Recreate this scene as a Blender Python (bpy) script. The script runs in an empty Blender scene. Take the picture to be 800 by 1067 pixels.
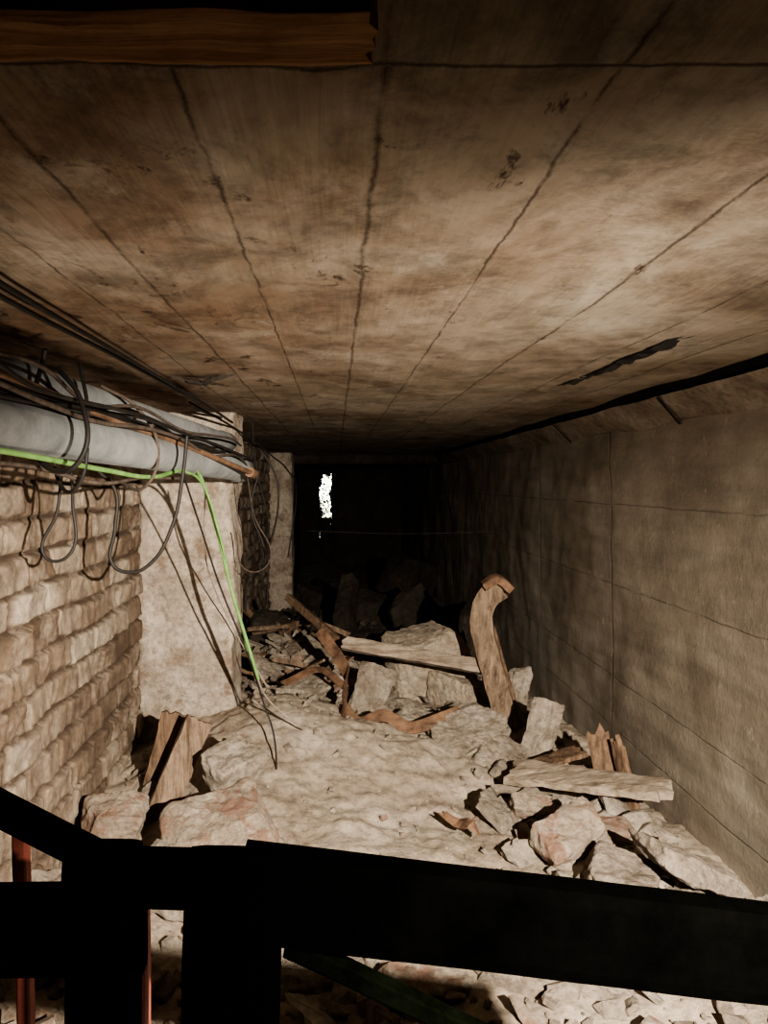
import bpy, bmesh, math, random
from mathutils import Vector, Matrix, noise, Euler
random.seed(7)
EZ = 1.78            # eye height above tunnel datum; helper z values are relative to eye
H = 0.45             # ceiling above eye
scene = bpy.context.scene

# ---------------------------------------------------------------- materials
class B:
    def __init__(s, name, rough=0.9, spec=0.2):
        s.mat = bpy.data.materials.new(name); s.mat.use_nodes = True
        s.nt = s.mat.node_tree; s.nt.nodes.clear()
        s.out = s.nt.nodes.new('ShaderNodeOutputMaterial')
        s.bs = s.nt.nodes.new('ShaderNodeBsdfPrincipled')
        s.nt.links.new(s.bs.outputs[0], s.out.inputs[0])
        s.bs.inputs['Roughness'].default_value = rough
        s.bs.inputs['Specular IOR Level'].default_value = spec
        g = s.nt.nodes.new('ShaderNodeNewGeometry'); s.pos = g.outputs['Position']
    def set(s, sock, v):
        if hasattr(v, 'links') or isinstance(v, bpy.types.NodeSocket): s.nt.links.new(v, sock)
        else:
            if isinstance(v, (tuple, list)) and len(v) == 3 and sock.type == 'RGBA': v = (*v, 1)
            sock.default_value = v
    def math(s, op, a, b=0.0, clamp=False):
        n = s.nt.nodes.new('ShaderNodeMath'); n.operation = op; n.use_clamp = clamp
        s.set(n.inputs[0], a); s.set(n.inputs[1], b); return n.outputs[0]
    def noise(s, scale, detail=6, rough=0.6, vec=None, dist=0.0):
        n = s.nt.nodes.new('ShaderNodeTexNoise')
        n.inputs['Scale'].default_value = scale; n.inputs['Detail'].default_value = detail
        n.inputs['Roughness'].default_value = rough; n.inputs['Distortion'].default_value = dist
        s.set(n.inputs['Vector'], vec if vec is not None else s.pos); return n.outputs['Fac']
    def scaled(s, sc, loc=(0, 0, 0)):
        n = s.nt.nodes.new('ShaderNodeMapping'); s.set(n.inputs['Vector'], s.pos)
        n.inputs['Scale'].default_value = sc; n.inputs['Location'].default_value = loc; return n.outputs[0]
    def ramp(s, fac, stops):
        n = s.nt.nodes.new('ShaderNodeValToRGB'); cr = n.color_ramp
        while len(cr.elements) < len(stops): cr.elements.new(0.5)
        for e, (p, c) in zip(cr.elements, stops):
            e.position = p
            e.color = (c, c, c, 1) if isinstance(c, (int, float)) else (*c, 1)
        s.set(n.inputs[0], fac); return n.outputs[0]
    def mix(s, fac, a, b, mode='MIX'):
        n = s.nt.nodes.new('ShaderNodeMix'); n.data_type = 'RGBA'; n.blend_type = mode
        s.set(n.inputs[0], fac); s.set(n.inputs[6], a); s.set(n.inputs[7], b); return n.outputs[2]
    def xyz(s):
        n = s.nt.nodes.new('ShaderNodeSeparateXYZ'); s.set(n.inputs[0], s.pos); return n.outputs
    def line(s, coord, at, w, wob):
        d = s.math('ABSOLUTE', s.math('SUBTRACT', s.math('ADD', coord, wob), at))
        return s.math('SUBTRACT', 1.0, s.math('DIVIDE', d, w), True)
    def color(s, c): s.set(s.bs.inputs['Base Color'], c)
    def bump(s, h, st=0.5, dist=0.02):
        n = s.nt.nodes.new('ShaderNodeBump'); n.inputs['Strength'].default_value = st
        n.inputs['Distance'].default_value = dist; s.set(n.inputs['Height'], h)
        s.nt.links.new(n.outputs[0], s.bs.inputs['Normal'])

SEAMS = [-1.0, -0.78, -0.60, -0.42, -0.18, 0.055, 0.31, 0.64, 0.96, 1.26]

def mat_ceiling():
    b = B('ceiling_concrete')
    x, y, z = b.xyz()
    big = b.noise(1.5, 8, 0.68, b.scaled((1.2, 0.7, 1)), 0.8)
    c = b.ramp(big, [(0.32, (0.135, 0.095, 0.066)), (0.43, (0.21, 0.163, 0.118)), (0.54, (0.28, 0.232, 0.178)), (0.70, (0.35, 0.305, 0.25))])
    rust = b.noise(2.4, 6, 0.65, b.scaled((1, 0.8, 1), (3, 1, 0)))
    lf = b.math('MULTIPLY', b.math('SUBTRACT', 0.9, b.math('ADD', x, b.math('MULTIPLY', y, 0.16)), True), b.ramp(rust, [(0.36, 0), (0.58, 1)]))
    c = b.mix(b.math('MULTIPLY', lf, 0.7), c, (0.15, 0.085, 0.05))
    # timber formwork grain, only printed in patches
    grain = b.noise(1.0, 8, 0.7, b.scaled((110, 3.5, 1)), 0.8)
    gp = b.ramp(b.noise(1.7, 3, 0.5, b.scaled((1, 0.6, 1), (2, 5, 0))), [(0.42, 0.10), (0.6, 0.55)])
    c = b.mix(gp, c, b.ramp(grain, [(0.3, 0.45), (0.6, 1.0)]), 'MULTIPLY')
    gr = b.noise(6, 10, 0.78, b.scaled((1, 0.8, 1), (2, 2, 2)), 0.4)
    c = b.mix(0.75, c, b.ramp(gr, [(0.38, 0.42), (0.54, 1.0)]), 'MULTIPLY')
    spots = b.noise(7, 5, 0.75, b.scaled((1, 0.55, 1), (8, 2, 1)), 0.5)
    thr = b.math('ADD', spots, b.math('MULTIPLY', b.math('ADD', x, 0.2), -0.07))
    c = b.mix(b.ramp(thr, [(0.60, 0), (0.66, 0.9)]), c, (0.03, 0.016, 0.01))
    pale = b.noise(4, 8, 0.75, b.scaled((1, 0.5, 1), (1, 7, 1)))
    c = b.mix(b.ramp(pale, [(0.56, 0), (0.70, 0.4)]), c, (0.46, 0.41, 0.34))
    wob = b.math('MULTIPLY', b.math('SUBTRACT', b.noise(5, 6, 0.75), 0.5), 0.03)
    s = None
    for i, sx in enumerate(SEAMS):
        l = b.line(x, sx, 0.0050 + 0.002 * (i % 2), wob); s = l if s is None else b.math('MAXIMUM', s, l)
    s = b.math('MULTIPLY', s, b.ramp(b.noise(5, 5, 0.75, b.scaled((1, 1, 1), (4, 4, 4))), [(0.36, 0.15), (0.54, 1)]))
    s = b.math('MAXIMUM', s, b.line(y, 0.83, 0.006, wob))
    c = b.mix(b.math('MULTIPLY', s, 0.85, True), c, (0.03, 0.02, 0.013))
    b.color(c)
    h = b.math('ADD', b.math('MULTIPLY', grain, 0.12), b.math('MULTIPLY', b.noise(30, 8, 0.75), 0.5))
    b.bump(b.math('SUBTRACT', h, b.math('MULTIPLY', s, 0.6)), 0.5, 0.008)
    return b.mat

def mat_wall():
    b = B('wall_concrete')
    x, y, z = b.xyz()
    big = b.noise(1.3, 9, 0.65, b.scaled((1, 0.7, 1.4)), 0.4)
    c = b.ramp(big, [(0.3, (0.19, 0.157, 0.12)), (0.5, (0.28, 0.238, 0.188)), (0.7, (0.37, 0.325, 0.27))])
    st = b.noise(1.0, 7, 0.65, b.scaled((1, 1.2, 9)))
    c = b.mix(0.5, c, b.ramp(st, [(0.35, 0.5), (0.6, 1.0)]), 'MULTIPLY')
    p = b.noise(14, 6, 0.75)
    c = b.mix(b.ramp(p, [(0.60, 0), (0.70, 0.45)]), c, (0.5, 0.46, 0.40))
    wob = b.math('MULTIPLY', b.math('SUBTRACT', b.noise(4, 6, 0.7), 0.5), 0.03)
    s = None
    for at in (4.74, 6.4, 9.0, 2.2):
        l = b.line(y, at, 0.015, wob); s = l if s is None else b.math('MAXIMUM', s, l)
    for at in (-0.13, -0.62, -1.19, -1.5):
        s = b.math('MAXIMUM', s, b.math('MULTIPLY', b.line(z, EZ + at, 0.006, wob), 0.6))
    s = b.math('MULTIPLY', s, b.ramp(b.noise(3.5, 4, 0.7, b.scaled((1, 1, 1), (9, 4, 4))), [(0.36, 0.2), (0.54, 1)]))
    c = b.mix(b.math('MULTIPLY', s, 0.85, True), c, (0.04, 0.03, 0.02))
    b.color(c)
    b.bump(b.math('SUBTRACT', b.math('MULTIPLY', b.noise(25, 9, 0.75), 0.7), b.math('MULTIPLY', s, 0.6)), 0.6, 0.012)
    return b.mat

def mat_stone(name, c0, c1, c2, sc=3.0, bumps=0.6, accent=None, acc=(0.55, 0.62), far=None):
    b = B(name)
    c = b.ramp(b.noise(sc, 8, 0.7, dist=0.4), [(0.32, c0), (0.5, c1), (0.68, c2)])
    c = b.mix(0.7, c, b.ramp(b.noise(sc * 9, 8, 0.75), [(0.36, 0.35), (0.58, 1.0)]), 'MULTIPLY')
    if accent:
        c = b.mix(b.ramp(b.noise(sc * 1.7, 6, 0.7, b.scaled((1, 1, 1), (5, 5, 5))), [(acc[0], 0), (acc[1], 0.8)]), c, accent)
    if far:   # colour darkened with depth to imitate light falling off in the tunnel
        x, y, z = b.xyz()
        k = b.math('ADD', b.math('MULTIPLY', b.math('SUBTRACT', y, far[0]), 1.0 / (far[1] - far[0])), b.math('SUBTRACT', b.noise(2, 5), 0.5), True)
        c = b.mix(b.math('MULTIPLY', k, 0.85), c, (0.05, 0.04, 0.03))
    b.color(c)
    b.bump(b.noise(sc * 12, 10, 0.8), bumps, 0.02)
    return b.mat

def mat_brick():
    b = B('dusty_brick')
    a = b.nt.nodes.new('ShaderNodeAttribute'); a.attribute_name = 'bc'
    sp = b.nt.nodes.new('ShaderNodeSeparateColor'); b.nt.links.new(a.outputs['Color'], sp.inputs[0])
    c = b.ramp(sp.outputs[0], [(0.0, (0.13, 0.088, 0.060)), (0.35, (0.22, 0.162, 0.115)), (0.7, (0.28, 0.218, 0.162)), (1.0, (0.38, 0.315, 0.245))])
    c = b.mix(0.85, c, b.ramp(b.noise(8, 10, 0.8), [(0.36, 0.3), (0.60, 1.0)]), 'MULTIPLY')
    c = b.mix(b.math('SUBTRACT', 1.0, sp.outputs[1], True), c, (0.065, 0.045, 0.031))
    c = b.mix(b.ramp(b.noise(3.4, 8, 0.75), [(0.50, 0), (0.62, 0.5)]), c, (0.42, 0.35, 0.275))
    c = b.mix(b.ramp(b.noise(2.1, 8, 0.75, b.scaled((1, 1, 1), (6, 1, 3))), [(0.50, 0), (0.62, 0.65)]), c, (0.09, 0.06, 0.042))
    b.color(c); b.bump(b.noise(35, 9, 0.8), 0.9, 0.012)
    return b.mat

def mat_wood(name, c0, c1, sc=(30, 3, 30)):
    b = B(name, 0.85)
    g = b.noise(1.0, 8, 0.7, b.scaled(sc), 0.4)
    c = b.ramp(g, [(0.35, c0), (0.62, c1)])
    c = b.mix(0.6, c, b.ramp(b.noise(9, 8, 0.75), [(0.36, 0.4), (0.58, 1.0)]), 'MULTIPLY')
    b.color(c); b.bump(g, 0.5, 0.006); return b.mat

def mat_plain(name, c0, c1, rough=0.6, sc=12, metal=0.0, spec=0.3):
    b = B(name, rough, spec)
    b.color(b.ramp(b.noise(sc, 8, 0.72), [(0.35, c0), (0.65, c1)]))
    b.bs.inputs['Metallic'].default_value = metal
    b.bump(b.noise(60, 4), 0.15, 0.004); return b.mat

M_ceil = mat_ceiling(); M_wall = mat_wall(); M_brick = mat_brick()
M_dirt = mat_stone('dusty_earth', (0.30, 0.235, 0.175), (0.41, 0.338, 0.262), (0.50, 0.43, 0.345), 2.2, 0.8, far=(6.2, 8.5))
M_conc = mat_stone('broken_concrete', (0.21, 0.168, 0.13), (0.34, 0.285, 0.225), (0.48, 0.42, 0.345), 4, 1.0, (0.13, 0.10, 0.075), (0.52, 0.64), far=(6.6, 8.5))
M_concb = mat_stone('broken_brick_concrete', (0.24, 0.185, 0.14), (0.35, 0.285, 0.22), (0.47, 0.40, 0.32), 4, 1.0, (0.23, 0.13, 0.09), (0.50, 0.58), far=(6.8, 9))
M_dark = mat_stone('shade_dark_concrete', (0.018, 0.014, 0.011), (0.035, 0.027, 0.021), (0.06, 0.047, 0.036), 2, 0.6)  # concrete with the unlit tunnel's shade put into its colour
M_pil = mat_stone('pillar_plaster', (0.27, 0.215, 0.165), (0.42, 0.355, 0.285), (0.54, 0.475, 0.39), 3.2, 0.8, (0.16, 0.11, 0.075), (0.52, 0.64))
M_cham = mat_stone('chamfer_concrete', (0.15, 0.115, 0.085), (0.24, 0.195, 0.15), (0.33, 0.28, 0.225), 3, 0.5)
M_wgrey = mat_wood('weathered_wood', (0.13, 0.098, 0.07), (0.32, 0.26, 0.20), (4, 30, 30))
M_wpost = mat_wood('post_wood', (0.075, 0.048, 0.032), (0.25, 0.18, 0.125), (30, 30, 4))
M_wbrown = mat_wood('brown_wood', (0.05, 0.03, 0.019), (0.17, 0.11, 0.07), (30, 30, 4))
M_worange = mat_wood('lintel_wood', (0.22, 0.11, 0.055), (0.46, 0.27, 0.15), (3, 70, 20))
M_rust = mat_plain('rusty_steel', (0.05, 0.028, 0.018), (0.19, 0.11, 0.066), 0.8, 10)
M_pipe = mat_plain('grey_plastic_pipe', (0.07, 0.071, 0.069), (0.14, 0.140, 0.136), 0.6, 5)
M_black = mat_plain('black_cable', (0.008, 0.007, 0.006), (0.02, 0.016, 0.013), 0.6, 20)
M_brownc = mat_plain('dusty_brown_cable', (0.03, 0.022, 0.017), (0.09, 0.066, 0.05), 0.8, 20)
M_green = mat_plain('green_cable_sheath', (0.08, 0.18, 0.04), (0.19, 0.32, 0.11), 0.6, 10)
M_greyc = mat_plain('grey_wire', (0.16, 0.13, 0.10), (0.28, 0.23, 0.19), 0.7, 10)
M_gate = mat_plain('shade_black_iron', (0.0002, 0.0002, 0.0002), (0.0006, 0.0006, 0.0005), 1.0, 10, spec=0.0)  # near-black colour stands for the railing being in shade
M_gateg = mat_plain('dark_green_paint', (0.0003, 0.0004, 0.0002), (0.0015, 0.0020, 0.0010), 1.0, 25, spec=0.0)
M_red = mat_plain('red_primer_paint', (0.16, 0.04, 0.025), (0.30, 0.09, 0.06), 0.7, 14)
M_strip = mat_plain('black_strip', (0.006, 0.005, 0.004), (0.015, 0.012, 0.009), 0.9, 10)  # near-black colour, imitates shade in the ceiling gap and groove
M_leaf = mat_plain('leaves', (0.45, 0.5, 0.3), (0.8, 0.8, 0.65), 0.6, 6)

# ---------------------------------------------------------------- mesh helpers
def mk(name, verts, faces, mat, smooth=False, parent=None, edges=()):
    """verts use eye-relative z"""
    n = len(verts)
    c = Vector((sum(v[0] for v in verts) / n, sum(v[1] for v in verts) / n, sum(v[2] for v in verts) / n))
    me = bpy.data.meshes.new(name)
    me.from_pydata([(v[0] - c.x, v[1] - c.y, v[2] - c.z) for v in verts], edges, faces)
    me.update(); me.materials.append(mat)
    if smooth: me.polygons.foreach_set('use_smooth', [True] * len(me.polygons))
    ob = bpy.data.objects.new(name, me); scene.collection.objects.link(ob)
    ob.location = (c.x, c.y, c.z + EZ)
    if parent:
        ob.parent = parent; ob.location = ob.location - parent.location
    return ob

def empty(name, loc):
    e = bpy.data.objects.new(name, None); scene.collection.objects.link(e)
    e.location = (loc[0], loc[1], loc[2] + EZ); e.empty_display_size = 0.1
    return e

def grid(name, us, vs, f, mat, smooth=True, flip=False, attr=None):
    verts = []; cols = []
    for u in us:
        for v in vs:
            r = f(u, v)
            verts.append(r[:3]); cols.append(r[3:] if len(r) > 3 else None)
    m = len(vs); faces = []
    for i in range(len(us) - 1):
        for j in range(m - 1):
            q = (i * m + j, (i + 1) * m + j, (i + 1) * m + j + 1, i * m + j + 1)
            faces.append(q[::-1] if flip else q)
    ob = mk(name, verts, faces, mat, smooth)
    if attr:
        a = ob.data.color_attributes.new(attr, 'FLOAT_COLOR', 'POINT')
        for i, c in enumerate(cols): a.data[i].color = (c[0], c[1], 0, 1)
    return ob

def fr(a, b, st):
    n = max(1, int(round((b - a) / st))); return [a + (b - a) * i / n for i in range(n + 1)]
def fn(x, y, z, o=4): return noise.fractal(Vector((x, y, z)), 0.9, 2.1, o)
def ss(a, b, x):
    t = max(0, min(1, (x - a) / (b - a))); return t * t * (3 - 2 * t)

# ---------------------------------------------------------------- room shell
YEND = 20.0
def fceil(x, y):
    k = sum(1 for s in SEAMS if x > s)
    off = (math.sin(k * 12.9) * 0.002)
    z = H + off + fn(x * 2, y * 1.2, 1) * 0.010 + fn(x * 9, y * 6, 4) * 0.0015
    return (x, y, z)
grid('ceiling', fr(-1.45, 1.50, 0.02), fr(0.25, YEND, 0.05), fceil, M_ceil, flip=False)
def box(x0, x1, y0, y1, z0, z1):
    v = [(x, y, z) for x in (x0, x1) for y in (y0, y1) for z in (z0, z1)]
    f = [(0, 1, 3, 2), (4, 6, 7, 5), (0, 4, 5, 1), (2, 3, 7, 6), (0, 2, 6, 4), (1, 5, 7, 3)]
    return v, f
v, f = box(-1.7, 2.0, 0.2, YEND + 0.3, H + 0.06, H + 0.3); mk('ceiling_slab', v, f, M_dark)

def fright(y, z): return (1.70 + fn(5, y * 1.1, z * 1.5) * 0.018 + fn(y * 5, z * 5, 2) * 0.003, y, z)
grid('wall_right', fr(0.6, YEND, 0.05), fr(-2.4, 0.31, 0.035), fright, M_wall, flip=True)
def fch(y, t):
    x = 1.545 + t * 0.165; z = 0.415 - t * 0.12
    n = fn(y * 1.5, t * 2, 7) * 0.012
    return (x + n, y, z + n)
grid('trim_1', fr(0.6, YEND, 0.05), fr(0, 1, 0.2), fch, M_cham, flip=True)
v, f = box(1.56, 1.75, 0.5, YEND, 0.43, H + 0.1); mk('trim_2', v, f, M_strip)  # black box painting in the shade of the gap beside the ceiling
for i, yy in enumerate((5.4, 3.65, 7.6, 10.5)):
    def fs(u, t, yy=yy): return (1.53 + t * 0.165, yy + u + 0.12 * t, 0.408 - t * 0.12)
    grid('trim_%d' % (3 + i), [0, 0.03], [0, 0.5, 1], fs, M_strip, flip=True)

def rnd(i, j): 
    s = math.sin(i * 127.1 + j * 311.7) * 43758.5453; return s - math.floor(s)
def brickf(x0, ch=0.145, bl=0.33):
    def f(y, z):
        zz = z + fn(y * 1.3, z, 2) * 0.022 + fn(y * 5, z * 5, 12) * 0.004; yy = y + fn(y, z * 1.5, 9) * 0.03 + fn(y * 5, z * 5, 2) * 0.006
        r = math.floor(zz / ch); off = (r % 2) * bl / 2 + rnd(r, 3) * 0.08
        c = math.floor((yy + off) / bl)
        ez = min(zz - r * ch, (r + 1) * ch - zz); ey = yy + off - c * bl; ey = min(ey, bl - ey)
        w = 0.004 + 0.008 * rnd(r, c + 2)
        e = ss(w, w + 0.009, min(ez, ey) + fn(y * 14, z * 14, 4, 3) * 0.009)
        h = e * (0.016 + 0.026 * rnd(c, r)) + fn(y * 4, z * 4, 3) * 0.016 * (0.4 + e) + fn(y * 20, z * 20, 3, 3) * 0.004
        h += e * (rnd(c, r + 9) - 0.5) * 0.14 * (zz - (r + .5) * ch)
        if rnd(c + 7, r) > 0.92: h *= 0.1
        return (x0 + h, y, z, rnd(c, r + 5), e)
    return f
grid('wall_left', fr(1.2, 5.0, 0.011), fr(-2.1, 0.16, 0.010), brickf(-1.27), M_brick, attr='bc')
grid('wall_left_rear', fr(5.2, 11.6, 0.03), fr(-2.0, 0.46, 0.02), brickf(-1.02), M_brick, attr='bc')
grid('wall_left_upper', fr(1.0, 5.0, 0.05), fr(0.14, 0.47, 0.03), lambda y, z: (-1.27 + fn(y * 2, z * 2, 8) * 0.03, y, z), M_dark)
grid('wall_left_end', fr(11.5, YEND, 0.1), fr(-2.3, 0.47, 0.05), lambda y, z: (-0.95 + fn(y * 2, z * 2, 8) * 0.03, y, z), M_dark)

def noisy_box(name, x0, x1, y0, y1, z0, z1, mat, res=0.03, amp=0.02):
    bm = bmesh.new()
    def face(o, a, b_):
        na = max(1, int(a.length / res)); nb = max(1, int(b_.length / res))
        g = [[bm.verts.new(o + a * (i / na) + b_ * (j / nb)) for j in range(nb + 1)] for i in range(na + 1)]
        for i in range(na):
            for j in range(nb): bm.faces.new((g[i][j], g[i + 1][j], g[i + 1][j + 1], g[i][j + 1]))
    X, Y, Z = Vector((x1 - x0, 0, 0)), Vector((0, y1 - y0, 0)), Vector((0, 0, z1 - z0)); o = Vector((x0, y0, z0))
    face(o, X, Z); face(o + Y, Z, X); face(o, Z, Y); face(o + X, Y, Z); face(o, Y, X); face(o + Z, X, Y)
    bmesh.ops.remove_doubles(bm, verts=bm.verts, dist=0.0005)
    for v in bm.verts:
        p = v.co.copy()
        ex = min(p.x - x0, x1 - p.x); ey = min(p.y - y0, y1 - p.y)
        chip = max(0, 1 - (ex + ey) / 0.05) * (0.012 + 0.045 * max(0, fn(p.x * 4, p.y * 4, p.z * 5)))
        cx, cy = (x0 + x1) / 2, (y0 + y1) / 2
        d = Vector((p.x - cx, p.y - cy, 0)).normalized()
        v.co += Vector((fn(p.x * 3, p.y * 3, p.z * 3), fn(p.y * 3, p.z * 3 + 9, p.x * 3), 0)) * amp - d * chip
    verts = [v.co[:] for v in bm.verts]; bm.verts.index_update()
    faces = [[v.index for v in f.verts] for f in bm.faces]; bm.free()
    return mk(name, verts, faces, mat, True)
noisy_box('pillar', -1.27, -0.65, 4.9, 5.35, -1.9, 0.45, M_pil, 0.022, 0.03)
noisy_box('pillar', -1.05, -0.66, 11.5, 12.1, -2.1, 0.45, M_pil, 0.06)
noisy_box('ceiling_beam', -1.05, 1.7, 12.2, 12.6, 0.30, 0.47, M_dark, 0.1)

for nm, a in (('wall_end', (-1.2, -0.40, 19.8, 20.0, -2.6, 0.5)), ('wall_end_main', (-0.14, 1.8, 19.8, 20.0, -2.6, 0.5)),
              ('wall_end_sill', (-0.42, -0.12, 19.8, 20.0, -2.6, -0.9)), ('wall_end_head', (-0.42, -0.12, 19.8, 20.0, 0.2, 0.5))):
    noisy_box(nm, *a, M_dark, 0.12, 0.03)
e = empty('door_1', (0.35, 19.75, -0.6))
for nm, a in (('jamb_1', (-0.06, 0.02, 19.68, 19.78, -1.9, 0.2)), ('jamb_2', (0.74, 0.82, 19.68, 19.78, -1.9, 0.2)),
              ('head', (-0.06, 0.82, 19.68, 19.78, 0.2, 0.28)), ('leaf', (0.02, 0.74, 19.74, 19.78, -1.9, 0.2))):
    v, f = box(*a); mk(nm, v, f, M_dark, parent=e)
# sunlit shrub outside the opening
lv, lf = [], []
for i in range(420):
    t = random.random()
    c = Vector((random.uniform(-0.42, -0.12) - 0.07 * math.sin(t * 12), random.uniform(20.35, 20.8), -1.5 + t * 1.75))
    r = Euler((random.random() * 6, random.random() * 6, random.random() * 6)).to_matrix(); s = random.uniform(0.025, 0.05)
    k = len(lv)
    for q in ((-1, 0, 0), (-0.3, 0.5, 0.05), (0.5, 0.4, 0.05), (1.1, 0, 0), (0.5, -0.4, 0.05), (-0.3, -0.5, 0.05)): lv.append(tuple(c + r @ (Vector(q) * s)))
    lf.append(tuple(range(k, k + 6)))
mk('shrub_foliage', lv, lf, M_leaf)

# ---------------------------------------------------------------- floor
def fz(x, y):
    z = -1.74 - 0.022 * (y - 3)
    z += 0.30 * math.exp(-((x + 0.55) / 0.75) ** 2 - ((y - 4.9) / 1.2) ** 2)
    z += 0.42 * math.exp(-((x + 0.35) / 0.6) ** 2 - ((y - 6.9) / 0.9) ** 2)
    z += 0.10 * math.exp(-((x - 1.4) / 0.5) ** 2 - ((y - 3.1) / 1.0) ** 2)
    z += 0.16 * math.exp(-((x - 0.3) / 0.8) ** 2 - ((y - 4.6) / 0.9) ** 2)
    z -= 0.10 * math.exp(-((x + 0.95) / 0.25) ** 2 - ((y - 3.7) / 0.4) ** 2)
    z += fn(x * 1.6, y * 1.6, 0) * 0.06 + fn(x * 7, y * 7, 3) * 0.018 + abs(fn(x * 22, y * 22, 5, 3)) * 0.012
    return z
ys = fr(0.6, 7.5, 0.02) + fr(7.5, YEND, 0.07)[1:]
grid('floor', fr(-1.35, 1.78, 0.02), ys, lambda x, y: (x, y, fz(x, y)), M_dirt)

# ---------------------------------------------------------------- rubble
def hull(size, rot, rng, n_extra=4, jit=0.28):
    bm = bmesh.new()
    for sx in (-1, 1):
        for sy in (-1, 1):
            for sz in (-1, 1):
                bm.verts.new((sx * (1 - jit * rng.random() * 1.6) * size[0] / 2, sy * (1 - jit * rng.random() * 1.6) * size[1] / 2, sz * (1 - jit * rng.random() * 1.4) * size[2] / 2))
    for _ in range(n_extra):
        a = [rng.uniform(-0.6, 0.6) for _ in range(3)]; k = rng.randrange(3); a[k] = rng.choice((-1, 1)) * 0.55
        bm.verts.new([a[i] * size[i] for i in range(3)])
    r = bmesh.ops.convex_hull(bm, input=bm.verts)
    bmesh.ops.delete(bm, geom=list({g for g in r['geom_interior'] + r['geom_unused'] if isinstance(g, bmesh.types.BMVert)}), context='VERTS')
    bmesh.ops.transform(bm, matrix=Euler(rot).to_matrix().to_4x4(), verts=bm.verts)
    return bm
def chunk_geo(loc, size, rot, seed, jit=0.28, amp=0.02, res=0.03):
    rng = random.Random(seed)
    bm = hull(size, rot, rng, 5, jit)
    bmesh.ops.bevel(bm, geom=list(bm.edges), offset=min(size) * 0.04, segments=1, affect='EDGES')
    bmesh.ops.triangulate(bm, faces=bm.faces)
    for _ in range(4):
        es = [e for e in bm.edges if e.calc_length() > res]
        if not es: break
        bmesh.ops.subdivide_edges(bm, edges=es, cuts=1); bmesh.ops.triangulate(bm, faces=[f for f in bm.faces if len(f.verts) > 3])
    bm.normal_update()
    for v in bm.verts:
        p = v.co + Vector(loc)
        v.co += v.normal * (fn(p.x * 5, p.y * 5, p.z * 5) * amp + fn(p.x * 18, p.y * 18, p.z * 18) * amp * 0.6)
    bm.verts.index_update()
    vs = [(v.co + Vector(loc))[:] for v in bm.verts]; fs = [[v.index for v in f.verts] for f in bm.faces]; bm.free()
    return vs, fs
def chunk(name, loc, size, rot, mat, seed, jit=0.24, amp=0.017):
    vs, fs = chunk_geo(loc, size, rot, seed, jit, amp, 0.025); return mk(name, vs, fs, mat)

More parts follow.
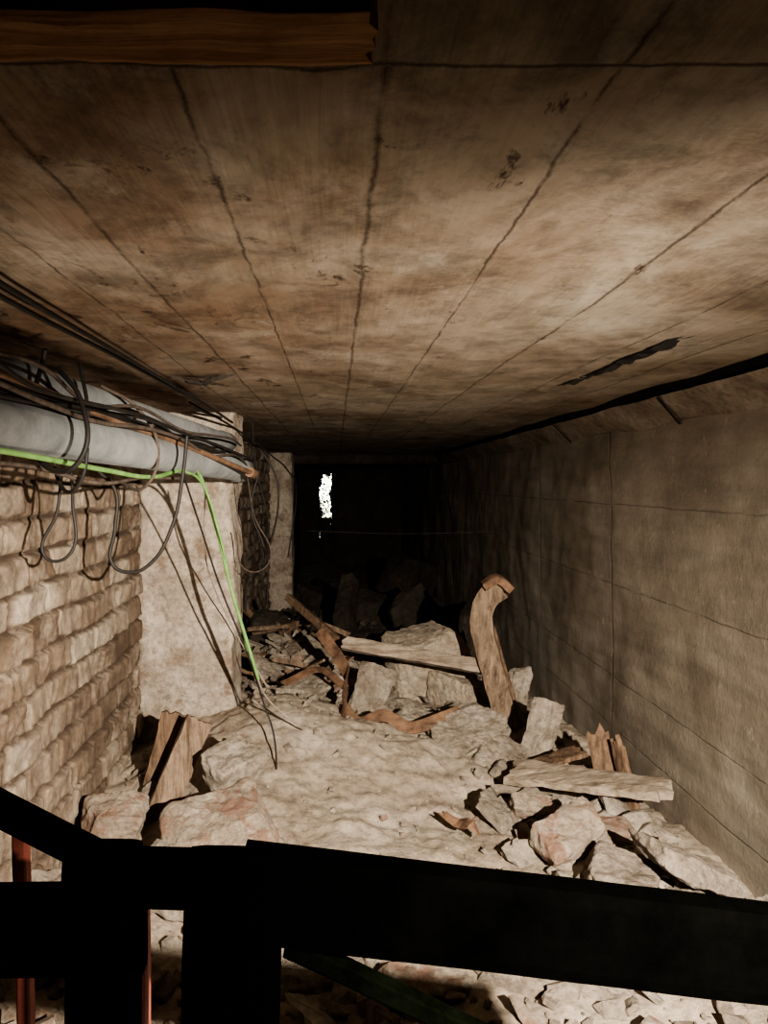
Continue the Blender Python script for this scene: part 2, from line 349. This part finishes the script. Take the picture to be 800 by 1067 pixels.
R = math.radians
CH = [ # name, x, y, lift above floor, size, rot, mat
 ('brick_chunk', -1.04, 3.55, .12, (.27, .26, .36), (8, 12, 20), M_concb),
 ('brick_chunk', -0.54, 3.50, .12, (.48, .30, .19), (12, -12, 22), M_concb),
 ('concrete_chunk', -0.52, 3.78, .22, (.30, .24, .17), (20, -16, 40), M_conc),
 ('concrete_slab', -0.60, 3.15, .06, (.54, .34, .11), (4, 6, -12), M_conc),
 ('concrete_chunk', -0.50, 4.10, .07, (.26, .22, .13), (10, 20, 50), M_conc),
 ('concrete_slab', 1.24, 4.75, .17, (.22, .50, .09), (62, 10, -28), M_conc),
 ('concrete_slab', 0.78, 4.75, .08, (.50, .36, .11), (20, -12, 20), M_conc),
 ('concrete_slab', 0.98, 4.55, .05, (.34, .26, .08), (24, -18, 50), M_conc),
 ('concrete_slab', 0.25, 5.45, .18, (.26, .42, .06), (72, 24, 12), M_conc),
 ('concrete_chunk', 0.72, 6.5, .28, (.62, .55, .66), (10, -8, 15), M_dirt),
 ('concrete_chunk', 1.02, 6.2, .10, (.50, .40, .28), (5, 12, 40), M_dirt),
 ('concrete_slab', 1.34, 5.75, .16, (.20, .10, .50), (-14, 22, 10), M_conc),
 ('brick_chunk', 1.04, 3.42, .09, (.34, .22, .16), (24, -10, 22), M_concb),
 ('concrete_slab', 1.18, 3.12, .03, (.30, .30, .12), (10, 10, -20), M_conc),
 ('concrete_slab', 1.42, 3.12, .11, (.46, .32, .09), (-6, 26, 10), M_conc),
 ('concrete_slab', 0.80, 3.85, .06, (.30, .20, .07), (26, 14, 60), M_conc),
 ('brick_chunk', 0.98, 3.85, .07, (.24, .12, .10), (30, 10, 10), M_concb),
 ('concrete_chunk', 1.28, 3.55, .04, (.20, .16, .09), (5, 10, 33), M_concb),
 ('concrete_chunk', 1.46, 4.3, .05, (.20, .24, .14), (5, 10, 33), M_conc),
 ('concrete_slab', 0.56, 5.2, .05, (.34, .24, .08), (18, 14, 5), M_conc),
 ('concrete_slab', -0.28, 5.5, .05, (.46, .34, .06), (10, -12, 30), M_conc),
 ('concrete_slab', -0.50, 5.9, .10, (.34, .30, .08), (24, 18, 30), M_conc),
 ('concrete_slab', -0.10, 6.2, .08, (.36, .30, .07), (24, -20, 50), M_conc),
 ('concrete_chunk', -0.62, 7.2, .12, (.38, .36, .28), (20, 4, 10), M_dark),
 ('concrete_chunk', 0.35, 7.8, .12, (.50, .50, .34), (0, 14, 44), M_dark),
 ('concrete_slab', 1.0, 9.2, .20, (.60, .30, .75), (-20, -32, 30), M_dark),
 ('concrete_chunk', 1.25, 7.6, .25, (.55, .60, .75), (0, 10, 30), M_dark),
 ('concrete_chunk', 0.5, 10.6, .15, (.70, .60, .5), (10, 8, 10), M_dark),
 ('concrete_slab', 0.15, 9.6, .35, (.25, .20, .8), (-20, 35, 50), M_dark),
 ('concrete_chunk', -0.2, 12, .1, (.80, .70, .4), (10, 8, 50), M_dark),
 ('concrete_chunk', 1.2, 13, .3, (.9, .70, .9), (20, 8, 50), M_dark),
 ('concrete_slab', -0.05, 2.75, .02, (.40, .22, .10), (4, 6, 12), M_conc),
 ('concrete_slab', 0.75, 2.72, .03, (.60, .30, .10), (6, 3, -8), M_conc),
 ('brick_chunk', 0.30, 2.62, .03, (.30, .20, .12), (6, 3, 20), M_concb),
 ('concrete_slab', 1.42, 2.6, .04, (.46, .36, .12), (2, -8, 14), M_conc),
 ('concrete_chunk', -0.96, 2.9, .06, (.36, .34, .22), (10, -8, 14), M_conc),
]
for i, (nm, x, y, lift, size, rot, m) in enumerate(CH):
    chunk(nm, (x, y, fz(x, y) + lift), size, tuple(R(a) for a in rot), m, 100 + i)

rng = random.Random(5)
def dens(x, y):
    d = 0.20
    d += 0.9 * ss(0.5, 1.0, x) * ss(2.2, 2.6, y)
    d += 0.9 * ss(5.0, 5.6, y)
    d += 0.8 * ss(-0.75, -1.05, x)
    d += 0.5 * (1 - ss(2.7, 3.1, y))
    d += 0.5 * ss(4.6, 5.0, y) * ss(-0.3, -0.5, x)
    return min(1, d)
def ok(x, y):
    if y > 5.0 and x < -0.85: return False
    if 4.7 < y < 5.5 and x < -0.55: return False
    return True
V, F = [], []; n = 0
while n < 230:
    y = 2.4 + 5.2 * rng.random(); x = rng.uniform(-1.05, 1.5)
    if not ok(x, y) or dens(x, y) < 0.5 or rng.random() > dens(x, y): continue
    s = rng.uniform(0.05, 0.17)
    sz = (s * rng.uniform(.8, 1.7), s * rng.uniform(.6, 1.2), s * rng.uniform(.15, .4))
    a, b_ = chunk_geo((x, y, fz(x, y) + s * 0.2), sz, (rng.uniform(-.8, .8), rng.uniform(-.8, .8), rng.random() * 6), 900 + n, 0.35, 0.010, 0.04)
    k = len(V); V.extend(a); F.extend([[k + q for q in f] for f in b_]); n += 1
mk('concrete_fragments', V, F, M_conc)
rv, rf = [], []; rb_v, rb_f = [], []
n = 0
while n < 4800:
    y = 1.8 + 10 * rng.random() ** 1.5; x = rng.uniform(-1.15, 1.60)
    if not ok(x, y): continue
    if rng.random() > dens(x, y): continue
    s = 0.010 + 0.09 * rng.random() ** 3.8 * (0.45 if dens(x, y) < 0.4 else 1)
    bm = hull((s * rng.uniform(.7, 1.4), s * rng.uniform(.7, 1.3), s * rng.uniform(.3, .9)), (rng.random(), rng.random(), rng.random() * 6), rng, 3, 0.35)
    o = Vector((x, y, fz(x, y) + s * 0.18)); bm.verts.index_update()
    V, F = (rb_v, rb_f) if rng.random() < 0.2 else (rv, rf)
    k = len(V)
    V.extend((v.co + o)[:] for v in bm.verts); F.extend([k + v.index for v in f.verts] for f in bm.faces); bm.free(); n += 1
mk('rubble', rv, rf, M_conc); mk('brick_rubble', rb_v, rb_f, M_concb)

# ---------------------------------------------------------------- swept strips / planks
def sweep(name, pts, w, t, mat, side=None, amp=0.006, jag=0.03, st=0.03, parent=None, taper=1.0, smooth=False, seed=1):
    rg = random.Random(seed)
    P = [Vector(p) for p in pts]
    path = []
    if len(P) > 2:
        ext = [P[0] * 2 - P[1]] + P + [P[-1] * 2 - P[-2]]
        for i in range(1, len(ext) - 2):
            a, b_, c, d = ext[i - 1:i + 3]; k = max(2, int((c - b_).length / st))
            for j in range(k):
                u = j / k
                path.append(0.5 * ((2 * b_) + (c - a) * u + (2 * a - 5 * b_ + 4 * c - d) * u * u + (3 * b_ - a - 3 * c + d) * u ** 3))
        path.append(P[-1])
    else:
        k = max(2, int((P[1] - P[0]).length / st)); path = [P[0].lerp(P[1], i / k) for i in range(k + 1)]
    S = Vector(side or (1, 0, 0)).normalized(); V, F = [], []
    nc = 7; prof = [(-1 + 2 * i / nc, 1) for i in range(nc + 1)] + [(1 - 2 * i / nc, -1) for i in range(nc + 1)]
    e0 = [rg.uniform(-1, 1) * jag for _ in range(nc + 1)]; e1 = [rg.uniform(-1, 1) * jag for _ in range(nc + 1)]
    N = len(path)
    for i, p in enumerate(path):
        T = (path[min(i + 1, N - 1)] - path[max(i - 1, 0)]).normalized()
        s = (S - T * S.dot(T)).normalized(); nrm = T.cross(s)
        ww = w * (1 + (taper - 1) * i / (N - 1))
        for j, (a, b_) in enumerate(prof):
            jj = j if j <= nc else 2 * nc + 1 - j
            ed = 0.85 if abs(a) > 0.99 else 1
            q = p + s * a * ww / 2 + nrm * b_ * t / 2 * ed
            if i == 0: q = q + T * e0[jj]
            if i == N - 1: q = q + T * e1[jj]
            q = q + Vector((fn(q.x * 9, q.y * 9, q.z * 9), fn(q.y * 9, q.z * 9, q.x * 9 + 4), fn(q.z * 9, q.x * 9, q.y * 9))) * amp
            V.append(q[:])
    m = len(prof)
    for i in range(N - 1):
        for j in range(m): F.append((i * m + j, i * m + (j + 1) % m, (i + 1) * m + (j + 1) % m, (i + 1) * m + j))
    for j in range(nc):
        F.append((j, 2 * nc + 1 - j, 2 * nc - j, j + 1)); o = (N - 1) * m
        F.append((o + j, o + j + 1, o + 2 * nc - j, o + 2 * nc + 1 - j))
    return mk(name, V, F, mat, smooth, parent)

sweep('wooden_lintel', [(-0.75, 0.705, 0.432), (0.034, 0.705, 0.430)], 0.088, 0.05, M_worange, (0, 1, 0), 0.005, 0.006)
sweep('wooden_plank', [(0.97, 4.15, -1.56), (1.60, 3.72, -1.49)], 0.23, 0.045, M_wgrey, (0.4, 1, 0.12), 0.010, 0.04, taper=0.75, seed=3)
sweep('wooden_plank', [(0.06, 5.75, -1.20), (1.10, 5.66, -1.36)], 0.10, 0.07, M_wgrey, (0, 0.5, 1), 0.006, 0.02, seed=4)
sweep('wooden_plank', [(-0.92, 3.85, -1.74), (-0.70, 3.95, -1.22)], 0.14, 0.035, M_wpost, (1, 0.35, 0), 0.006, 0.008, seed=5)
sweep('wooden_plank', [(-0.98, 4.05, -1.78), (-0.86, 4.15, -1.25)], 0.16, 0.035, M_wbrown, (1, 0.2, 0), 0.006, 0.015, seed=6)
sweep('broken_board', [(1.50, 4.05, -1.85), (1.44, 4.25, -1.36)], 0.12, 0.03, M_wbrown, (1, -0.5, 0), 0.006, 0.04, seed=7)
sweep('broken_board', [(1.57, 3.95, -1.85), (1.50, 4.1, -1.38)], 0.08, 0.03, M_wbrown, (0.4, -1, 0), 0.006, 0.05, seed=8)
sweep('broken_board', [(1.08, 4.2, -1.56), (1.36, 4.3, -1.50)], 0.14, 0.03, M_wbrown, (0, 1, 0), 0.006, 0.04, seed=9)
post = empty('warped_timber_post', (1.12, 5.5, -1.3))
sweep('shaft', [(1.24, 5.42, -1.92), (1.19, 5.50, -1.6), (1.12, 5.58, -1.30), (1.07, 5.62, -1.08), (1.07, 5.62, -0.93), (1.12, 5.60, -0.82), (1.20, 5.58, -0.76)], 0.16, 0.06, M_wpost, (1, -0.25, 0.3), 0.008, 0.008, parent=post, seed=10)
sweep('edge_board', [(1.32, 5.50, -1.88), (1.26, 5.57, -1.58), (1.19, 5.65, -1.28), (1.14, 5.68, -1.08)], 0.08, 0.06, M_wbrown, (1, -0.25, 0.3), 0.006, 0.02, parent=post, seed=12)
sweep('end_block', [(1.07, 5.54, -0.745), (1.16, 5.53, -0.69), (1.26, 5.52, -0.77)], 0.09, 0.06, M_rust, (0, 1, 0.2), 0.006, 0.006, parent=post, seed=14)
sweep('wooden_pole', [(-0.42, 6.6, -0.98), (0.10, 6.0, -1.30)], 0.06, 0.05, M_wbrown, (0, 0.4, 1), 0.006, 0.02, seed=11)
sweep('rusty_metal_strap', [(-0.12, 5.7, -1.10), (0.07, 5.4, -1.33), (0.05, 5.0, -1.46), (0.15, 4.85, -1.52), (0.30, 4.85, -1.47), (0.46, 4.8, -1.53), (0.62, 4.8, -1.49), (0.80, 4.9, -1.46)], 0.085, 0.012, M_rust, (0, 1, 1.0), 0.004, 0.01, seed=12)
sweep('rusty_metal_strap', [(-0.35, 5.2, -1.36), (-0.12, 5.35, -1.30), (0.06, 5.2, -1.38)], 0.06, 0.012, M_rust, (0, 1, 0.4), 0.004, 0.02, seed=13)
sweep('metal_scrap', [(0.52, 3.72, -1.60), (0.58, 3.68, -1.63), (0.63, 3.60, -1.60), (0.66, 3.60, -1.64)], 0.05, 0.01, M_rust, (0, 1, 0.3), 0.006, 0.02, seed=14)
sticks = []
rng = random.Random(11)
for i in range(46):
    x = rng.gauss(-0.40, 0.24); y = rng.uniform(5.7, 7.6); z = fz(x, y) + rng.uniform(0.03, 0.2)
    L = rng.uniform(0.15, 0.6); a = rng.uniform(0, 6.28); tl = rng.uniform(-0.4, 0.7)
    d = Vector((math.cos(a) * math.cos(tl), math.sin(a) * math.cos(tl) * 0.7, math.sin(tl))) * L / 2
    c = Vector((max(-0.75, x), y, z))
    o = sweep('stick', [(c - d)[:], (c + d)[:]], rng.uniform(0.015, 0.07), 0.018, rng.choice((M_wbrown, M_wpost, M_wbrown)), (rng.random(), rng.random(), rng.random()), 0.006, 0.02, st=0.05, seed=i)
    sticks.append(o)
bpy.ops.object.select_all(action='DESELECT')
for o in sticks: o.select_set(True)
bpy.context.view_layer.objects.active = sticks[0]; bpy.ops.object.join(); sticks[0].name = 'wood_debris_pile'

sweep('trim_8', [(1.04, 3.5, 0.449), (1.07, 3.0, 0.449), (1.06, 2.35, 0.449)], 0.045, 0.012, M_strip, (1, 0, 0), 0.012, 0.05, taper=1.3)  # dark plate painting in the shade of a groove in the ceiling
sweep('loose_plaster_flake', [(-0.66, 3.2, 0.44), (-0.56, 3.25, 0.425), (-0.48, 3.2, 0.44)], 0.10, 0.012, M_dark, (0, 1, 0), 0.02, 0.05, seed=20)

# ---------------------------------------------------------------- pipes & cables
def tube(name, pts, r, mat, r_in=None, seg=32, parent=None):
    a, b_ = Vector(pts[0]), Vector(pts[1]); T = (b_ - a).normalized(); S = T.cross(Vector((0, 0, 1))).normalized(); U = S.cross(T)
    L = (b_ - a).length
    prof = [(0, r), (L - 0.16, r), (L - 0.155, r * 1.12), (L - 0.004, r * 1.12), (L, r * 1.09), (L, r * 0.97), (L - 0.01, r * 0.94), (0, r * 0.94)]
    V, F = [], []
    for d, rr in prof:
        for k in range(seg):
            an = 2 * math.pi * k / seg; V.append((a + T * d + S * math.cos(an) * rr + U * math.sin(an) * rr)[:])
    n = len(prof)
    for i in range(n):
        for k in range(seg):
            F.append((i * seg + k, i * seg + (k + 1) % seg, ((i + 1) % n) * seg + (k + 1) % seg, ((i + 1) % n) * seg + k))
    return mk(name, V, F, mat, True, parent)
tube('drain_pipe', [(-1.08, 1.2, 0.195), (-0.594, 4.84, 0.083)], 0.074, M_pipe)
tube('drain_pipe', [(-1.10, 1.9, 0.355), (-0.68, 4.80, 0.250)], 0.056, M_pipe)
def cable(name, pts, r, mat, parent=None, wob=0.0, seed=0):
    cu = bpy.data.curves.new(name, 'CURVE'); cu.dimensions = '3D'; cu.bevel_depth = r; cu.bevel_resolution = 3
    rg = random.Random(seed)
    P = [Vector(p) for p in pts]; c = sum(P, Vector()) / len(P)
    sp = cu.splines.new('BEZIER'); sp.bezier_points.add(len(P) - 1)
    for bp, p in zip(sp.bezier_points, P):
        bp.co = p - c + Vector((rg.uniform(-1, 1), rg.uniform(-1, 1), rg.uniform(-1, 1))) * wob
        bp.handle_left_type = bp.handle_right_type = 'AUTO'
    cu.use_fill_caps = True; cu.resolution_u = 10; cu.materials.append(mat)
    ob = bpy.data.objects.new(name, cu); scene.collection.objects.link(ob); ob.location = (c.x, c.y, c.z + EZ)
    if parent: ob.parent = parent; ob.location -= parent.location
    return ob
cable('rusty_conduit', [(-0.94, 1.6, 0.34), (-0.86, 2.6, 0.255), (-0.68, 3.7, 0.16), (-0.49, 4.5, 0.055)], 0.014, M_rust)
cable('rusty_conduit', [(-0.50, 4.45, 0.062), (-0.485, 4.55, 0.05)], 0.03, M_rust)
cable('green_cable', [(-0.95, 1.7, 0.10), (-0.919, 2.1, 0.088), (-0.87, 2.4, 0.068), (-0.825, 2.75, 0.045), (-0.772, 3.25, 0.025), (-0.72, 3.6, 0.06), (-0.69, 3.8, 0.062), (-0.63, 3.95, -0.18), (-0.55, 4.0, -0.535), (-0.45, 4.1, -0.93), (-0.42, 4.15, -1.06)], 0.009, M_green)
cable('green_cable', [(-0.72, 3.6, 0.06), (-0.665, 3.8, 0.0), (-0.60, 3.93, -0.25), (-0.545, 4.02, -0.56), (-0.47, 4.1, -0.90)], 0.006, M_green)
cable('grey_wire', [(-0.72, 3.62, 0.04), (-0.67, 3.85, -0.25), (-0.60, 4.0, -0.55), (-0.47, 4.1, -0.92), (-0.40, 4.25, -1.22), (-0.34, 4.2, -1.38), (-0.31, 4.0, -1.62)], 0.005, M_black)
cable('grey_wire', [(-0.45, 4.1, -0.93), (-0.39, 4.3, -1.2), (-0.2, 4.5, -1.45), (-0.35, 4.6, -1.40), (-0.5, 4.6, -1.3)], 0.005, M_greyc)
def CB(pts, r=0.007, mat=M_black, wob=0.0, seed=0): cable('hanging_cable', pts, r, mat, None, wob, seed)
CB([(-0.87, 2.3, .40), (-0.96, 2.42, .16), (-0.87, 2.35, .04), (-0.765, 2.3, .07), (-0.78, 2.35, .25), (-0.87, 2.4, .36)], 0.008)
CB([(-0.9, 2.7, .42), (-0.84, 2.6, .20), (-0.88, 2.6, -.02), (-0.98, 2.7, 0.02), (-1.0, 2.75, .25)], 0.007)
CB([(-0.64, 3.3, .2), (-0.66, 3.3, .02), (-0.705, 3.3, -.19), (-0.80, 3.3, -.35), (-0.88, 3.3, -.385), (-0.96, 3.3, -.35), (-0.95, 3.3, -.2), (-0.95, 3.3, -.03), (-1.02, 3.3, .05)], 0.008)
CB([(-1.0, 2.8, .05), (-1.015, 2.8, -.1), (-1.06, 2.8, -.27), (-0.98, 2.8, -.27), (-0.96, 2.8, -.06), (-0.95, 2.75, 0.05)], 0.006)
CB([(-0.92, 3.0, .38), (-0.80, 3.1, .30), (-0.74, 3.2, .12), (-0.80, 3.2, -.02), (-0.92, 3.3, 0.0)], 0.007, M_brownc)
CB([(-1.1, 1.9, .06), (-0.95, 2.4, .05), (-0.86, 2.75, .0), (-0.80, 3.2, .02), (-0.72, 3.55, .02)], 0.007, M_brownc)
CB([(-0.5, 5.0, .08), (-0.55, 5.0, -.17), (-0.47, 5.0, -.48), (-0.58, 5.05, -.66), (-0.60, 5.1, -.86)], 0.006)
CB([(-0.52, 4.5, .04), (-0.50, 4.7, -.20), (-0.42, 4.8, -.50), (-0.55, 4.8, -.55), (-0.62, 4.75, -.3)], 0.004, M_brownc)
CB([(-0.84, 4.6, .44), (-0.70, 5.0, .40), (-0.60, 5.5, .30), (-0.44, 5.6, .05), (-0.42, 5.6, -.15), (-0.5, 5.7, -.5)], 0.007)
CB([(-0.8, 4.2, .44), (-0.62, 5.0, .33), (-0.48, 5.8, .2), (-0.40, 6.4, .10), (-0.36, 7.0, -.1), (-0.45, 7.2, -.7)], 0.006)
CB([(-0.6, 5.5, .44), (-0.58, 5.6, .1), (-0.5, 5.7, -.3), (-0.52, 5.8, -.9)], 0.005)
CB([(-0.66, 3.9, .0), (-0.72, 4.2, -.3), (-0.74, 4.6, -.6), (-0.62, 4.8, -.95), (-0.42, 4.7, -1.25)], 0.004, M_greyc)
for i in range(7):
    rg = random.Random(40 + i); P = []
    oz = rg.uniform(-0.04, 0.06); ox = rg.uniform(-0.02, 0.08)
    for k in range(9):
        y = 1.4 + k * 0.42; bx = -1.03 + 0.125 * (y - 1.2); bz = 0.32 - 0.047 * (y - 1.2)
        P.append((bx + ox + rg.uniform(-.03, .03), y, min(0.43, bz + oz + rg.uniform(-.03, .03))))
    CB(P, rg.choice((0.005, 0.007, 0.008)), rg.choice((M_black, M_brownc, M_black)))
for dx in (0, 0.05):
    CB([(-0.76 + dx, 0.9, .435), (-0.765 + dx, 1.7, .425), (-0.75 + dx * .6, 2.6, .43), (-0.73 + dx * .4, 3.4, .425), (-0.70, 4.1, .42), (-0.62, 4.6, .36)], 0.007)
cable('string_line', [(-0.3, 8.0, -0.50), (0.6, 8.0, -0.53), (1.70, 8.0, -0.51)], 0.0015, M_brownc)

# ---------------------------------------------------------------- foreground gate (close to the viewer)
gate = empty('iron_gate', (0.1, 0.8, -0.5))
def bar(nm, p0, p1, w, t, mat): 
    return sweep(nm, [p0, p1], w, t, mat, (0, 0, 1) if abs(p1[0] - p0[0]) > abs(p1[2] - p0[2]) else (1, 0, 0), 0.0012, 0.0, 0.05, gate)
bar('top_rail', (-0.10, 0.80, -0.424), (0.85, 0.80, -0.537), 0.092, 0.035, M_gate)
bar('rail_left', (-0.28, 0.80, -0.408), (-0.06, 0.80, -0.415), 0.050, 0.035, M_gate)
bar('hand_bar', (-0.50, 0.80, -0.262), (-0.24, 0.80, -0.395), 0.026, 0.03, M_gateg)
bar('lower_rail', (-0.55, 0.80, -0.465), (-0.20, 0.80, -0.465), 0.085, 0.03, M_gate)
bar('post_1', (-0.240, 0.80, -0.38), (-0.245, 0.80, -0.85), 0.070, 0.04, M_gate)
bar('post_2', (-0.105, 0.80, -0.390), (-0.115, 0.80, -0.85), 0.098, 0.05, M_gate)
bar('brace', (-0.05, 0.80, -0.480), (0.20, 0.80, -0.60), 0.020, 0.02, M_gateg)
bar('red_bar_1', (-0.410, 1.0, -0.44), (-0.395, 1.0, -1.0), 0.018, 0.018, M_red)
bar('red_bar_2', (-0.256, 1.0, -0.50), (-0.252, 1.0, -1.0), 0.024, 0.018, M_red)

# ---------------------------------------------------------------- lights
def lamp(kind, name, loc, target, energy, color, **kw):
    l = bpy.data.lights.new(name, kind); l.energy = energy; l.color = color
    for k, v_ in kw.items(): setattr(l, k, v_)
    o = bpy.data.objects.new(name, l); scene.collection.objects.link(o)
    o.location = (loc[0], loc[1], loc[2] + EZ)
    if target: o.rotation_euler = (Vector(target) - Vector(loc)).to_track_quat('-Z', 'Y').to_euler()
    return o
lamp('SPOT', 'added_key_spot', (1.05, -0.25, 0.22), (-0.20, 4.4, -1.65), 2700, (1.0, 0.90, 0.77), spot_size=R(68), spot_blend=0.7, shadow_soft_size=0.02)  # added spot near the camera, stands in for light from behind the viewer
lamp('SPOT', 'bounce_fill', (0.0, 1.05, -1.35), (-0.02, 2.7, 0.45), 140, (1.0, 0.86, 0.70), spot_size=R(100), spot_blend=0.7, shadow_soft_size=0.25)  # added unseen spot, stands in for light bounced up off the floor
lamp('SPOT', 'daylight_spot', (-0.27, 19.95, -0.2), (-0.27, 21.0, -0.35), 500, (1, 1, 0.95), spot_size=R(150), spot_blend=0.2, shadow_soft_size=0.02)  # added spot in the opening, stands in for daylight on the leaves
w = bpy.data.worlds.new('dim_world'); scene.world = w; w.use_nodes = True
w.node_tree.nodes['Background'].inputs[0].default_value = (0.8, 0.85, 1, 1)
w.node_tree.nodes['Background'].inputs[1].default_value = 0.01

# ---------------------------------------------------------------- camera
cam = bpy.data.cameras.new('camera'); co = bpy.data.objects.new('camera', cam); scene.collection.objects.link(co)
co.location = (0, 0, EZ); co.rotation_euler = (math.pi / 2, 0, 0)
cam.sensor_width = 36; cam.lens = 27.0; cam.shift_x = 50 / 1067; cam.shift_y = -30.5 / 1067; cam.clip_start = 0.02
scene.camera = co
scene.view_settings.view_transform = 'AgX'
try: scene.view_settings.look = 'AgX - Medium High Contrast'
except Exception: pass
